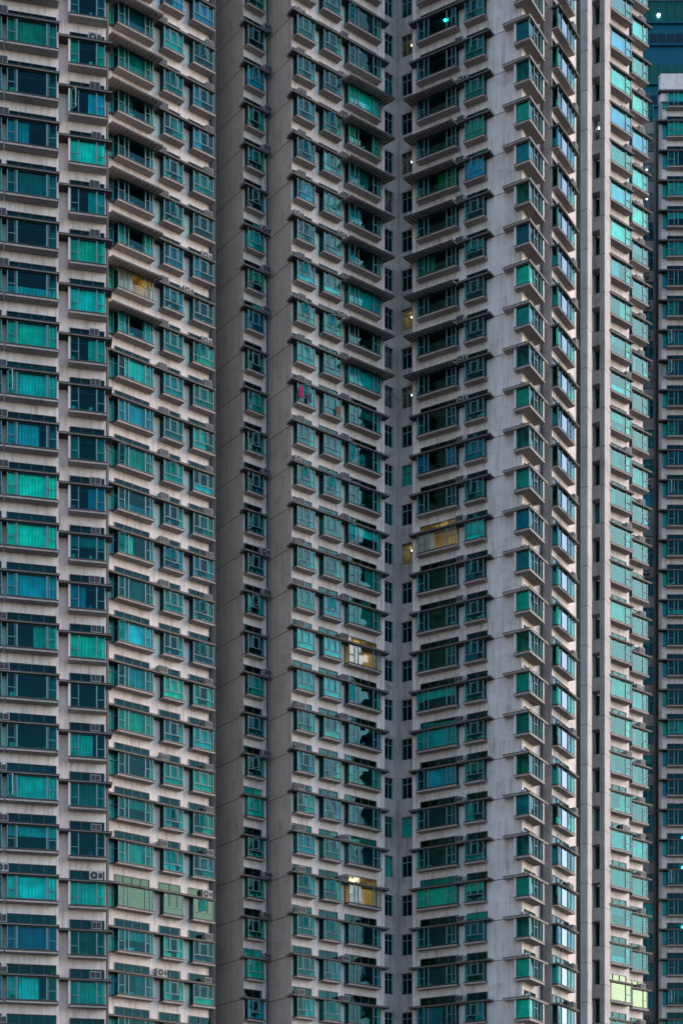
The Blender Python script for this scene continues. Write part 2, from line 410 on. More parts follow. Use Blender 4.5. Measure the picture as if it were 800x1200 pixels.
CUR_COLS = [(.20, .19, .17), (.30, .28, .26), (.80, .80, .76), (.78, .74, .64), (.62, .66, .66), (.72, .78, .74), (.55, .50, .42), (.45, .52, .55), (.85, .86, .84), (.34, .40, .42)]
def place_window(name, parent, pl, key, q, z, W, D, layout, d=0.0, mode=None, label=None, **kw):
    r = win_meshes(key, W, D, layout, **kw)
    loc = pl.W(q, z, d)
    o = link(name, r['frame'], parent, loc, pl.rz)
    if label: o['label'] = label
    cl = 'pane'
    if mode == 'film': cl = 'pane_film'
    if mode in ('lit', 'litw', 'spot', 'spoty'): cl = 'pane_clear' if mode in ('lit', 'spoty', 'spot') or (mode == 'litw' and W < 1.5) else 'pane'
    link('pane', r[cl], o)
    if 'sill' in r: link('sill', r['sill'], o)
    if 'transom' in r: link('transom', r['transom_film' if mode == 'film' else 'transom_clear' if mode == 'lit' else 'transom'], o)
    full = False
    if 'sash' in r and random.random() < .17: link('open_sash', r['sash'], o)
    if mode in ('lit', 'litw', 'spot', 'spoty'):
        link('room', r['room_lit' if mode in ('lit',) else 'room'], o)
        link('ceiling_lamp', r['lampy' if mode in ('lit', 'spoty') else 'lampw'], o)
        if mode == 'lit' and W > 1.8:
            c = link('curtain', r['cur'][1], o); c.color = (.5, .5, .45, 1)
        return o
    x = random.random()*(.86 if key[0] in 'ag' else 1.0)
    if mode == 'bright': x = 0.0
    if mode == 'half': x = 0.79
    if mode == 'dark': x = 1.0
    if mode == 'brown': x = 1.0
    T = ((.30, 0), (.38, 1), (.47, 2), (.56, 3), (.62, 4), (.65, 5), (.69, 6), (.73, 7))
    if kw.get('depth', 2.4) < 1.0: T = ((.12, 0), (.2, 4))
    ci = next((i for t, i in T if x < t), None)
    if mode == 'half': ci = 5
    if ci is not None:
        c = link('curtain', r['cur'][ci], o)
        cc = random.choice(CUR_COLS); k = random.uniform(.22, .9) if key[0] != 'a' else random.uniform(.5, 1.05)
        if mode in ('bright', 'half'): cc = (.92, .94, .92); k = 1.0
        c.color = (*[v*k for v in cc], 1)
        full = ci == 0
    if not full: link('room', r['room'], o)
    if mode == 'brown':
        c = link('curtain', r['cur'][2], o); c.color = (.5, .2, .06, 1)
    if 'clutter' in r and not full and random.random() < .6:
        c = link('sill_items', r['clutter'], o); k = random.uniform(.15, .8); c.color = (k, k*random.uniform(.7, 1), k*random.uniform(.6, 1), 1)
    return o

# ------------------------------------------------------------------ fittings
def ac_mesh(kind):
    b = MB()
    if kind == 'box':     # window unit: casing with louvred back
        b.box(-.30, .30, -.60, -.08, .04, .46, 'ac')
        for i in range(2): b.box(-.27+.28*i, -.02+.28*i, -.615, -.601, .08, .42, 'acdark')
        b.box(-.26, -.2, -.58, -.1, 0, .039, 'edge'); b.box(.2, .26, -.58, -.1, 0, .039, 'edge')
    elif kind == 'cond':  # outdoor condenser with round fan
        b.box(-.40, .40, -.34, -.02, .08, .62, 'ac')
        b.cyl((-.12, -.352, .35), .22, .011, 'y', 'acdark', 18)
        b.cyl((-.12, -.365, .35), .07, .012, 'y', 'ac', 10)
        b.box(.16, .36, -.352, -.341, .2, .5, 'acdark')
        b.box(-.34, -.28, -.34, -.02, 0, .079, 'edge'); b.box(.28, .34, -.34, -.02, 0, .079, 'edge')
    else:                 # pair of small units seen edge on
        for i in range(4): b.box(-.62+.33*i, -.44+.33*i, -.30, -.02, .0, .30+.05*(i % 2), 'acdark' if i % 2 else 'ac')
    return b.mesh('air_conditioner_'+kind)
AC = {k: ac_mesh(k) for k in ('box', 'cond', 'bracket')}

def place_ac(parent, pl, px, z, d=0.0, kind=None):
    kind = kind or ('cond' if random.random() < .14 else 'box')
    q = pl.s_at(px, d+.3)+random.uniform(-.08, .08)
    o = link({'box': 'air_conditioner', 'cond': 'condenser_unit', 'bracket': 'vent_unit'}[kind], AC[kind], parent, pl.W(q, z+.125, d), pl.rz)
    if kind == 'box':
        k = random.uniform(.9, 1.1); o.scale = (k, 1, random.uniform(.85, 1.1))
    return o

def ledge_mesh(name, L, D, z=.10):
    """slab, dark nosing; x 0..L"""
    b = MB()
    b.box(.02, L-.02, -D+.02, -.003, 0, .029, 'edge')  # black strip painting in the shade under the slab
    b.box(0, L, -D, -.003, .03, z-.02, 'ledge')
    b.box(-.012, L+.012, -D-.012, -.003, z-.019, z+.03, 'edge')
    b.box(0, L, -.003, .18, .01, z, 'ledge')
    return b.mesh(name)

def awning_mesh(L, D=1.35):
    b = MB()
    zr, zf = .16, -.12
    th = .05
    b.hexa([(0,-D,zf),(L,-D,zf),(L,-.003,zr),(0,-.003,zr),(0,-D,zf+th),(L,-D,zf+th),(L,-.003,zr+th),(0,-.003,zr+th)], 'sill')
    b.box(-.02, L+.02, -D-.03, -D-.004, zf-.03, zf+th+.03, 'edge')
    n = int(L/.30)
    for i in range(n+1):
        x = i*(L-.09)/n
        b.hexa([(x,-D,zf-.07),(x+.09,-D,zf-.07),(x+.09,-.003,zr-.07),(x,-.003,zr-.07),(x,-D,zf-.002),(x+.09,-D,zf-.002),(x+.09,-.003,zr-.002),(x,-.003,zr-.002)], 'ledge')
    return b.mesh('awning')

def empty(name, loc=(0, 0, 0)):
    o = bpy.data.objects.new(name, None); COL.objects.link(o); o.location = loc; o.empty_display_size = 2; return o

def rows(pl, px, phase, d=.6):
    """storey indices whose ledge falls in or near the picture at column px"""
    p = pl.p_at(px, d); out = []
    k = 0
    while k < 60:
        y = HZ-(k+phase)*p
        if -75 < y < 1262: out.append((k, (k+phase)*FH, y))
        k += 1
    return out

def build_rows(parent, pl, px, phase, wins, ledge, d=.6, ledge_name='window_ledge', acs=(), awn=None, D=.55, modes=None):
    """wins: (name,key,px0,px1,layout,dict) on the front plane; ledge (px0,px1)"""
    R = rows(pl, px, phase, d)
    zi = []
    q0, q1 = pl.s_at(ledge[0], d+.08), pl.s_at(ledge[1], d+.08)
    LM = ledge_mesh('ledge', q1-q0, d+.08)
    if awn:
        qa, qb, ylo, yhi = pl.s_at(awn[0], 1.1), pl.s_at(awn[1], 1.1), awn[2], awn[3]
        AM = awning_mesh(qb-qa)
        q0b = pl.s_at(awn[4], d+.08) if awn[4] else None; q1b = pl.s_at(awn[5], d+.08) if awn[5] else None
        LS = ledge_mesh('ledge_short', (q1b or q1)-(q0b or q0), d+.08)
    for k, z, y in R:
        zi.append((z-BH, z+TR[1]))
        if awn and ylo < y < yhi:
            link('awning', AM, parent, pl.W(qa, z), pl.rz)
            link(ledge_name, LS, parent, pl.W(q0b or q0, z), pl.rz)
        else:
            link(ledge_name, LM, parent, pl.W(q0, z), pl.rz)
        for wi, (name, key, a, b, lay, kw) in enumerate(wins):
            qa2, qb2 = pl.s_at(a, D), pl.s_at(b, D)
            kw = dict(kw); mode = None
            if modes:
                for (i, yy, mo) in modes:
                    if i == wi and abs(yy-y) < 21: mode = mo
            place_window(name, parent, pl, key, (qa2+qb2)/2, z, qb2-qa2, D, lay, mode=mode, **kw)
        for (apx, prob) in acs:
            if random.random() < prob: place_ac(parent, pl, apx, z)
    cols = []
    for (name, key, a, b, lay, kw) in wins:
        qa2, qb2 = pl.s_at(a, D), pl.s_at(b, D)
        if qb2-qa2 > .3: cols.append((qa2, qb2))
    return cols, zi

# ================================================================== GROUND
g = MB(); g.quad((-3000, -500, ZLO), (3000, -500, ZLO), (3000, 4000, ZLO), (-3000, 4000, ZLO), 'ground')
tag(link('ground', g.mesh('ground')), kind='structure')

# ================================================================== LEFT TOWER
tA = empty('residential_tower', pt(60, 58) .to_3d()+Vector((0, 0, ZLO)))
tag(tA, 'pale pink apartment tower at the left edge with wide teal bay windows', 'building')
OFF = -Vector(tA.location)
class Rooted:
    pass
def root_fix(parent):
    """children were built in world coordinates: move them under the parent's base"""
    for o in list(COL.objects):
        if o.parent is parent: o.matrix_parent_inverse = Matrix.Translation(-parent.location)

PH_A = .80
A1f = Plane((0, 59.23), (70, 58.78)); A1 = Plane((0, 59.23), (70, 58.78), -.62)
A2 = Plane((70, 58.2), (135, 57.8), -.62)
A3 = Plane((127, 52.05), (252, 49.8), -.62)
W = MB()
# column 1 (and its neighbour cut by the frame)
cols, zi = build_rows(tA, A1, 40, PH_A,
    [('wide_bay_window', 'a_one', 8.5, 67, 'wide', {}), ('cut_bay_window', 'a_zero', -45, 2.5, 'wide', {})],
    (-60, 70), acs=((3.5, .8), (20, .08)), modes=[(0, 28, None), (0, 560, 'bright'), (0, 617, 'bright'), (0, 1029, 'bright')])
wall_grid(W, A1, A1.s_at(-80), A1.s_at(68.5), ZLO, ZHI, cols, zi, 'wall')
# column 2
cols, zi = build_rows(tA, A2, 100, PH_A+.02,
    [('set_back_bay_window', 'a_two', 82.5, 123.5, 'mid', {'solid_left': True})], (69, 132), acs=((112, .95),), modes=[(0, 168, 'bright'), (0, 345, 'bright')])
wall_grid(W, A2, A2.s_at(60), A2.s_at(124.5), ZLO, ZHI, cols, zi, 'wall')
# return between 1 and 2, and the deep return at the right end of column 2
qa = A1.P(A1.s_at(68.5)); nb = A2.P(A2.s_at(68.5))
W.quad((qa.x, qa.y, ZLO), (nb.x+.02, nb.y, ZLO), (nb.x+.02, nb.y, ZHI), (qa.x, qa.y, ZHI), 'wall')
# wing 3
cols, zi = build_rows(tA, A3, 190, PH_A+.02,
    [('picture_bay_window', 'a_three', 139, 180, 'wide3', {}), ('bay_window', 'a_four', 192.5, 215, 'small', {}), ('end_bay_window', 'a_five', 227, 250.5, 'small', {})],
    (127.5, 252.5), acs=((190, .75), (242.5, .85), (222, .1)), awn=(129, 189, 0, 395, 186, None),
    modes=[(0, 343, 'lit'), (0, 748, 'bright'), (0, 1055, 'film'), (1, 1055, 'film'), (2, 1055, 'film'), (1, 1010, None), (2, 530, 'half')])
wall_grid(W, A3, A3.s_at(112), A3.s_at(248.8), ZLO, ZHI, cols, zi, 'wall')
# narrow flat lights left of the picture windows
for k, z, y in rows(A3, 130, PH_A+.02):
    place_window('side_window', tA, A3, 'a_side', A3.s_at(132, .05), z-.02, .72, .08, 'two', d=.06, transom=False, H=1.45, depth=.5)
c0 = A2.P(A2.s_at(124.5)); c1 = c0+Vector((-.6, 2.0)); c2 = A3.P(A3.s_at(112))
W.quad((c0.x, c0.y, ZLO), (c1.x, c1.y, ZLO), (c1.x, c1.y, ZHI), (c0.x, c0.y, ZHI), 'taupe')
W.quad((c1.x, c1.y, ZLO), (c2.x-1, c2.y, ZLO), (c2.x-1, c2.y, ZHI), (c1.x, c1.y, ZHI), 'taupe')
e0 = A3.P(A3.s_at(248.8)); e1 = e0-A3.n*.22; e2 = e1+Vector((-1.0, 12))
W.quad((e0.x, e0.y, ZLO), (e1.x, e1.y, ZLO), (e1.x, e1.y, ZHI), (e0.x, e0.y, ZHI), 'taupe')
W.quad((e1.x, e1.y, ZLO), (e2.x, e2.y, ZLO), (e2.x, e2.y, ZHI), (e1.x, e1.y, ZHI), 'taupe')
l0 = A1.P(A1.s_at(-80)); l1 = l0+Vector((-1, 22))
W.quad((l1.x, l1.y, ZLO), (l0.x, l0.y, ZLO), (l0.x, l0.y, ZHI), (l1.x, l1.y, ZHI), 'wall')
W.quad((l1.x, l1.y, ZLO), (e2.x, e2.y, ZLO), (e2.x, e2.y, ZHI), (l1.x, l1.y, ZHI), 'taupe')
W.f.append(tuple(range(len(W.v), len(W.v)+7))); W.mi.append(W.slot('pier'))
W.v += [(v.x, v.y, ZHI) for v in (l0, qa, c0, c1, e0, e2, l1)]
link('wall', W.mesh('wall'), tA)
for dx, r in ((-.25, .10), (-.03, .12), (.20, .12)):
    b = MB(); v = e0-A3.n*.05+A3.u*dx*.6+A3.n*.12; b.cyl((v.x, v.y, ZLO), r, ZHI-ZLO, 'z', 'edge', 8); link('drainpipe_or_gap_shade', b.mesh('drainpipe_or_gap_shade'), tA)  # black uprights added to stand in for the shade of the gap
for px in (125.0, 126.6):
    b = MB(); v = A3.P(A3.s_at(px, .2), .2); b.cyl((v.x, v.y, ZLO), .07, ZHI-ZLO, 'z', 'pipe', 8); link('drainpipe_or_gap_shade', b.mesh('drainpipe_or_gap_shade'), tA)
b = MB(); v = c0+Vector((.0, .45)); b.cyl((v.x, v.y, ZLO), .07, ZHI-ZLO, 'z', 'pipe', 8); link('drainpipe_or_gap_shade', b.mesh('drainpipe_or_gap_shade'), tA)
root_fix(tA)

# ================================================================== CENTRAL TOWER
tB = empty('residential_tower', pt(465, 45.6).to_3d()+Vector((0, 0, ZLO)))
tag(tB, 'largest apartment tower in the middle with blank taupe end walls and angled wings', 'building')
PB = .865
def par(px, p, slope, px2):
    """spacing at px2 on a plane through (px,p) whose spacing runs p400*(1+slope*(x-400))"""
    p4 = p/(1+slope*(px-400)); return p4*(1+slope*(px2-400))
SB, SW, SCC, SE = -3.8e-4, 6.5e-4, 2.93e-4, -8.5e-4
pB0 = 47.87
B = Plane((341.5, pB0), (465, par(341.5, pB0, SB, 465)))
pN1 = par(341.5, pB0, SW, 314.5); Wd2 = Plane((314.5, pN1), (341.5, pB0))
pN0 = par(314.5, pN1, SB, 285.2); Nn = Plane((285.2, pN0), (314.5, pN1))
pW0 = par(285.2, pN0, SW, 246); Wd1 = Plane((246, pW0), (285.2, pN0))
pC0 = B.p_at(465); pC1 = par(465, pC0, SCC, 611.5); Cc = Plane((465, pC0), (611.5, pC1))
pE1 = par(611.5, pC1, SE, 633); Ee = Plane((611.5, pC1), (633, pE1))
pR1 = par(633, pE1, SCC, 646); Rr = Plane((633, pE1), (646, pR1))
pF1 = par(646, pR1, SE, 674.5); Ff = Plane((646, pR1), (674.5, pF1))
W = MB(); T = MB()
JOINT = []
def joints(mb, pl, pa, pb, phase, w=.05):
    q0, q1 = pl.s_at(pa), pl.s_at(pb)
    for k in range(0, 39):
        z = (k+phase)*FH
        if z < ZHI-1: slab(mb, pl, q0, q1, -.01, .004, z+.02, z+.02+w, 'edge')

# B wing
cols, zi = build_rows(tB, B, 400, PB,
    [('bay_window', 'b_one', 348.7, 369, 'small', {}), ('bay_window', 'b_one', 379, 400.4, 'small', {}), ('picture_bay_window', 'b_three', 409, 446, 'wide3', {})],
    (343.5, 456.5), acs=((351, .9), (402, .85)), awn=(408, 460, 75, 440, None, 402),
    modes=[(0, 310, 'half'), (1, 330, 'half'), (2, 765, 'lit'), (2, 1035, 'lit'), (1, 805, 'bright'), (0, 760, 'bright'), (1, 760, 'bright'), (2, 105, 'bright')])
wall_grid(W, B, B.s_at(341.5), B.s_at(449), ZLO, ZHI, cols, zi, 'wall')
b0 = B.s_at(450.5); zk = []
sp = {234: 'litw', 420: 'spot', 480: 'spot'}
for k, z, y in rows(B, 455, PB, 0):
    mode = next((m for yy, m in sp.items() if abs(yy-(y+18)) < 22), 'dark' if random.random() < .85 else None)
    place_window('kitchen_window', tB, B, 'b_kit', (B.s_at(450.8)+B.s_at(460.3))/2, z-.12, B.s_at(460.3)-B.s_at(450.8), .02, 'two', d=-.12, H=1.55, transom=False, depth=1.6, mode=mode)
    zk.append((z-.12-1.55, z-.12))
wall_grid(W, B, B.s_at(449), B.s_at(465), ZLO, ZHI, [(B.s_at(450.8), B.s_at(460.3))], zk, 'pier')  # darker render puts the inner corner's occlusion into the wall colour
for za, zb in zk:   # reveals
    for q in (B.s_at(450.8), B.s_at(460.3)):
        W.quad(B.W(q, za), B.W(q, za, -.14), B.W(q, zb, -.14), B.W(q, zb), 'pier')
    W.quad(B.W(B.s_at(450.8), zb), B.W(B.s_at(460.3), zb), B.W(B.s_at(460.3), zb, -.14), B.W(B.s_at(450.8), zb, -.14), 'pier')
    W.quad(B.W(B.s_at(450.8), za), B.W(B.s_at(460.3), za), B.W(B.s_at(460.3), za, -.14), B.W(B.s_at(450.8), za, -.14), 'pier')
slab(W, B, B.s_at(447.2, .06), B.s_at(450.3, .06), 0.001, .07, ZLO, ZHI, 'wall')
# end walls to the left of the B wing
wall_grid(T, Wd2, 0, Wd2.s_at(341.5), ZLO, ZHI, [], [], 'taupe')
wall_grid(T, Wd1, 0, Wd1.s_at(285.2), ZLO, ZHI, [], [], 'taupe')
joints(T, Wd2, 315.5, 341.3, PB); joints(T, Wd1, 247, 285, PB)
cols, zi = build_rows(tB, Nn, 300, PB, [('narrow_bay_window', 'n_one', 290.8, 309.5, 'small', {})], (287, 315), acs=((311, .75),), D=.45, d=.5)
wall_grid(T, Nn, 0, Nn.s_at(314.5), ZLO, ZHI, cols, zi, 'wall')
# C wing
cols, zi = build_rows(tB, Cc, 520, PB,
    [('picture_bay_window', 'c_one', 488.5, 533.5, 'wide3', {}), ('bay_window', 'c_two', 544, 566, 'small', {})],
    (478.5, 573.5), acs=((540, .9),), awn=(474.5, 532, 75, 475, 530, None),
    modes=[(0, 15, 'litw'), (0, 200, 'brown'), (0, 622, 'lit'), (0, 60, 'dark'), (0, 110, 'dark'), (0, 150, 'dark'), (0, 250, 'dark'), (0, 390, 'dark'), (0, 440, 'dark'), (0, 480, 'dark'),
           (0, 670, 'dark'), (0, 720, 'dark'), (0, 950, 'dark'), (0, 1100, 'dark'), (1, 200, 'bright'), (1, 622, 'bright')])
wall_grid(W, Cc, Cc.s_at(484), Cc.s_at(611.5), ZLO, ZHI, cols, zi, 'wallc')
joints(T, Cc, 574, 611, PB)
zk = []
sp = {50: 'spoty', 195: 'spot', 375: 'lit', 640: 'lit', 470: 'spot'}
for k, z, y in rows(Cc, 476, PB, 0):
    mode = next((m for yy, m in sp.items() if abs(yy-(y+18)) < 22), 'dark' if random.random() < .85 else None)
    place_window('kitchen_window', tB, Cc, 'c_kit', (Cc.s_at(470.3)+Cc.s_at(482.3))/2, z-.12, Cc.s_at(482.3)-Cc.s_at(470.3), .02, 'two', d=-.12, H=1.55, transom=False, depth=1.6, mode=mode)
    zk.append((z-.12-1.55, z-.12))
wall_grid(W, Cc, 0, Cc.s_at(484), ZLO, ZHI, [(Cc.s_at(470.3), Cc.s_at(482.3))], zk, 'pier')  # same corner occlusion put into the colour on this side
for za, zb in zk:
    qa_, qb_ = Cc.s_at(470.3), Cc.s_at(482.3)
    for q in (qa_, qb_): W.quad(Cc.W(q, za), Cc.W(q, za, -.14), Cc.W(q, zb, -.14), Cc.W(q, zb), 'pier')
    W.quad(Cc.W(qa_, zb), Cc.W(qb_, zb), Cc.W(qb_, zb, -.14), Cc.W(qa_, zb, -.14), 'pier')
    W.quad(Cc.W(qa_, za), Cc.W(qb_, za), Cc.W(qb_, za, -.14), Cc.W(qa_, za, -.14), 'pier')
slab(W, Cc, Cc.s_at(483.3, .06), Cc.s_at(487, .06), 0.001, .07, ZLO, ZHI, 'wall')

# corner bay at the C/E corner: local x along C, y along E (into depth)
def corner_meshes():
    a, DE, DC, bb, H = .30, .75, .42, 1.95, BH
    r = {}
    f = MB(); m = 'frame'; t = .06
    for (x0, x1, y0, y1, lay) in ((-a, DE, -DC, None, 0), ):
        pass
    # left face along x at y=-DC
    f.box(-a, DE, -DC, -DC+.06, -H, -H+.07, 'darkframe'); f.box(-a, DE, -DC, -DC+.06, -.05, 0, 'darkframe')
    f.box(-a, -a+t, -DC, -DC+.06, -H+.07, -.05, m); f.box(DE-t, DE, -DC, -DC+t, -H+.07, -.05, m)
    # right face along y at x=DE
    f.box(DE-.06, DE, -DC+.06, bb, -H, -H+.07, 'darkframe'); f.box(DE-.06, DE, -DC+.06, bb, -.05, 0, 'darkframe')
    for y in (.35, .95, 1.5, bb-.06): f.box(DE-.05, DE+.012, y, y+t, -H+.07, -.05, m)
    f.box(DE-.05, DE+.01, .41, .95, -.55, -.50, m)
    # white cheek at the far end
    f.box(.002, DE+.03, bb+.002, bb+.14, -H-.05, 0, 'wall')
    f.box(-a-.14, -a-.002, -DC-.02, -.002, -H-.05, 0, 'wall')
    r['frame'] = f.mesh('corner_frame')
    g = MB(); x = DE-.03; y = -DC+.03
    g.quad((-a+.01, y, -H+.02), (x, y, -H+.02), (x, y, -.02), (-a+.01, y, -.02), 'glass')
    for ya, yb, gm in ((y, .38, 'glass'), (.38, .98, 'mirror'), (.98, bb, 'glass')):
        g.quad((x, ya, -H+.02), (x, yb, -H+.02), (x, yb, -.02), (x, ya, -.02), gm)
    r['pane'] = g.mesh('corner_pane')
    s = MB()
    for z0, z1, mm, o in ((-H-.19, -H-.05, 'sill', .08), (-H-.049, -H-.001, 'edge', .09)):
        s.box(-a-.14, DE+o, -DC-o, -.002, z0, z1, mm); s.box(.002, DE+o, 0, bb+.15, z0, z1, mm)
    r['sill'] = s.mesh('corner_sill')
    l = MB()
    l.box(-1.25, DE+.12, -DC-.22, -.003, 0, .10, 'sill'); l.box(.003, DE+.12, 0, bb+.7, 0, .10, 'sill')
    l.box(-1.26, DE+.135, -DC-.235, -.003, .101, .155, 'edge'); l.box(.003, DE+.135, 0, bb+.71, .101, .155, 'edge')
    r['ledge'] = l.mesh('corner_ledge')
    c = MB()
    c.box(-a+.02, DE-.14, -DC+.13, -DC+.15, -H+.03, -.05, 'cloth')
    r['curtain'] = c.mesh('corner_curtain')
    c = MB()
    c.box(-a+.02, DE-.14, -DC+.13, -DC+.15, -H+.03, -.05, 'cloth'); c.box(DE-.14, DE-.12, -DC+.16, 1.0, -H+.03, -.05, 'cloth')
    r['curtain2'] = c.mesh('corner_curtain2')
    q = MB()   # dark sheets over the wall, standing in for the unlit room behind the glass
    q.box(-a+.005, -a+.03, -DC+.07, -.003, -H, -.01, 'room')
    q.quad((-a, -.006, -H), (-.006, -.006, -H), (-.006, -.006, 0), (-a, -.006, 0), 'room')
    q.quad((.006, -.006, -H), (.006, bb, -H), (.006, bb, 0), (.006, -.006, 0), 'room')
    r['dark_backing'] = q.mesh('corner_dark_backing')
    t = MB(); z0, z1 = TR   # transom light on the E wall
    t.box(.001, .05, .25, 2.2, z0, z0+.05, 'darkframe'); t.box(.001, .05, .25, 2.2, z1-.05, z1, 'darkframe')
    for i in range(4): t.box(.001, .055, .25+.63*i, .31+.63*i, z0+.05, z1-.05, 'darkframe')
    t.quad((.02, .25, z0), (.02, 2.2, z0), (.02, 2.2, z1), (.02, .25, z1), 'glass')
    t.quad((.004, .25, z0), (.004, 2.2, z0), (.004, 2.2, z1), (.004, .25, z1), 'acdark')  # dark sheet standing in for the unlit interior
    r['transom'] = t.mesh('corner_transom')
    return r
CM = corner_meshes()
K = Cc.P(Cc.s_at(611.5))
for k, z, y in rows(Cc, 618, PB-.03):
    o = link('corner_window', CM['frame'], tB, (K.x, K.y, z), Cc.rz)
    link('pane', CM['pane'], o); link('sill', CM['sill'], o); link('dark_backing', CM['dark_backing'], o); link('transom', CM['transom'], o)
    x = random.random()
    if x < .8:
        c = link('curtain', CM['curtain' if x < .6 else 'curtain2'], o); v = random.uniform(.12, .75); c.color = (v, v, v*.95, 1)
    link('corner_ledge', CM['ledge'], tB, (K.x, K.y, z), Cc.rz)
    v = random.random()
    if v < .9: place_ac(tB, Ee, 618 if v < .6 else 620, z, 0, 'bracket')
wall_grid(W, Ee, 0, Ee.s_at(633), ZLO, ZHI, [], [], 'wall')
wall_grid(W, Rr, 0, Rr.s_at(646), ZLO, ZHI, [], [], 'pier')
# F: bay on the next steep face, its left return flush with the corner
q1 = 3.05
FW = {'name': 'flank_bay_window'}
zi = []
LMf = ledge_mesh('flank_ledge', 3.75, .62)
for k, z, y in rows(Ff, 652, PB):
    place_window('flank_bay_window', tB, Ff, 'f_one', .06+q1/2, z, q1, .48, 'three', so=.06, mode=('half' if random.random() < .1 else None))
    zi.append((z-BH, z+TR[1]))
    link('corner_ledge', LMf, tB, Ff.W(-.06, z), Ff.rz)
    if random.random() < .75: place_ac(tB, Ff, 671 if random.random() < .6 else 669, z, 0)
wall_grid(W, Ff, 0, Ff.s_at(674.5), ZLO, ZHI, [(.06, .06+q1)], zi, 'wall')
# dark recess behind the flank
v = Ff.P(Ff.s_at(674.5)); v2 = v-Ff.n*.7; v3 = v2+Ff.u*6
T.quad((v.x, v.y, ZLO), (v2.x, v2.y, ZLO), (v2.x, v2.y, ZHI), (v.x, v.y, ZHI), 'taupe')
T.quad((v2.x, v2.y, ZLO), (v3.x, v3.y, ZLO), (v3.x, v3.y, ZHI), (v2.x, v2.y, ZHI), 'taupe')
# pillar one
p1 = 46.5
P1c = Plane((679.5, par(688, p1, SCC, 679.5)), (688, p1)); P1e = Plane((688, p1), (693, par(688, p1, SE, 693)))
L1 = P1c.s_at(688); L2 = P1e.s_at(693)
a0, a1, a2 = P1c.P(0), P1c.P(L1), P1e.P(L2); a3 = a0+(a2-a1)
pm = MB()
pm.hexa([(v.x, v.y, ZLO) for v in (a0, a1, a2, a3)]+[(v.x, v.y, ZHI) for v in (a0, a1, a2, a3)], 'pillar')
M['pillar'] = plaster('pale_pillar_render', (0.43, 0.39, 0.385), (0.35, 0.32, 0.315), streak=0.3)
joints(pm, P1c, 679.5, 688, PB+.1, .035); joints(pm, P1e, 688, 693, PB+.1, .035)
link('pillar', pm.mesh('pillar'), tB)
# pillar two with the slit windows between
p2 = 45.1
P2c = Plane((684, par(708, p2, SCC, 684)), (708, p2)); P2e = Plane((708, p2), (714.8, par(708, p2, SE, 714.8)))
PS = P2c.s_at
zs = []
PP = .35
SLIT = MB()
for k, z, y in rows(P2c, 700, PP, 0):
    zs.append((z-1.9, z))
    o = place_window('slit_window', tB, P2c, 'slit', (PS(697.5, -.75)+PS(702.5, -.75))/2, z-.12, PS(702.5, -.75)-PS(697.0, -.75), .02, 'slit', d=-.75, H=1.7, transom=False, depth=.6,
                     mode=('spot' if abs(y+10-130) < 22 else None))
wall_grid(W, P2c, 0, PS(708), ZLO, ZHI, [(PS(692.0), PS(702.3))], zs, 'pier')  # darker than the pillar's right face: its shade put into the colour
qa_, qb_ = PS(692.0), PS(702.3)
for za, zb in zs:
    W.quad(P2c.W(qa_, za), P2c.W(qa_, za, -.8), P2c.W(qa_, zb, -.8), P2c.W(qa_, zb), 'wall')  # light-facing reveal paler than the others: light put into the colour
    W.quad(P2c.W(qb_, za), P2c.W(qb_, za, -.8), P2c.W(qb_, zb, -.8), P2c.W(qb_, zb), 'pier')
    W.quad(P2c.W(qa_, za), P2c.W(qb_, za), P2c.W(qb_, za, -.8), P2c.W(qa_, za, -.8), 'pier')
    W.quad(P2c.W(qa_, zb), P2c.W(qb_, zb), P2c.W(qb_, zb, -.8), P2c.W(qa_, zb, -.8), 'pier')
    qs_ = PS(697.0, -.75); 
    W.quad(P2c.W(qa_, za, -.79), P2c.W(qs_, za, -.79), P2c.W(qs_, zb, -.79), P2c.W(qa_, zb, -.79), 'wall')
wall_grid(W, P2e, 0, P2e.s_at(714.8), ZLO, ZHI, [], [], 'pillar')
joints(T, P2c, 702.6, 708, PP+.32, .035); joints(T, P2e, 708, 714.8, PP+.32, .035)
# G and H bays
SG = -4.1e-4
Gg = Plane((713, 44.8), (740, par(713, 44.8, SG, 740)), -.57)
Hh = Plane((737, 43.9), (762, par(737, 43.9, SG, 762)), -.57)
cols, zi = build_rows(tB, Gg, 726, .82, [('end_bay_window', 'g_one', 715.5, 739.5, 'side', {})], (714.5, 742.5), acs=((733, .2),), ledge_name='end_ledge',
    modes=[(0, 1143, 'film'), (0, 455, 'half')]+[(0, yy, 'bright') for yy in (32, 77, 122, 210, 255)])
wall_grid(W, Gg, Gg.s_at(706), Gg.s_at(736.5), ZLO, ZHI, cols, zi, 'wall')
cols, zi = build_rows(tB, Hh, 750, .82, [('set_back_bay_window', 'h_one', 740.5, 758.3, 'side', {})], (737, 763.5), acs=((749, .8),), ledge_name='end_ledge',
    modes=[(0, 1150, 'film')]+[(0, yy, 'bright') for yy in (10, 98, 142, 186, 230)])
wall_grid(W, Hh, Hh.s_at(727), Hh.s_at(752.5), ZLO, ZHI, cols, zi, 'wall')
ga = Gg.P(Gg.s_at(736.5)); gb = ga-Gg.n*1.6
W.quad((ga.x, ga.y, ZLO), (gb.x, gb.y, ZLO), (gb.x, gb.y, ZHI), (ga.x, ga.y, ZHI), 'wall')
ha = Hh.P(Hh.s_at(752.5)); hb = ha+Vector((1.2, 14))
W.quad((ha.x, ha.y, ZLO), (hb.x, hb.y, ZLO), (hb.x, hb.y, ZHI), (ha.x, ha.y, ZHI), 'taupe')
wl = Wd1.P(0); wr = wl+Vector((3, 26))
W.quad((wr.x, wr.y, ZLO), (wl.x, wl.y, ZLO), (wl.x, wl.y, ZHI), (wr.x, wr.y, ZHI), 'taupe')
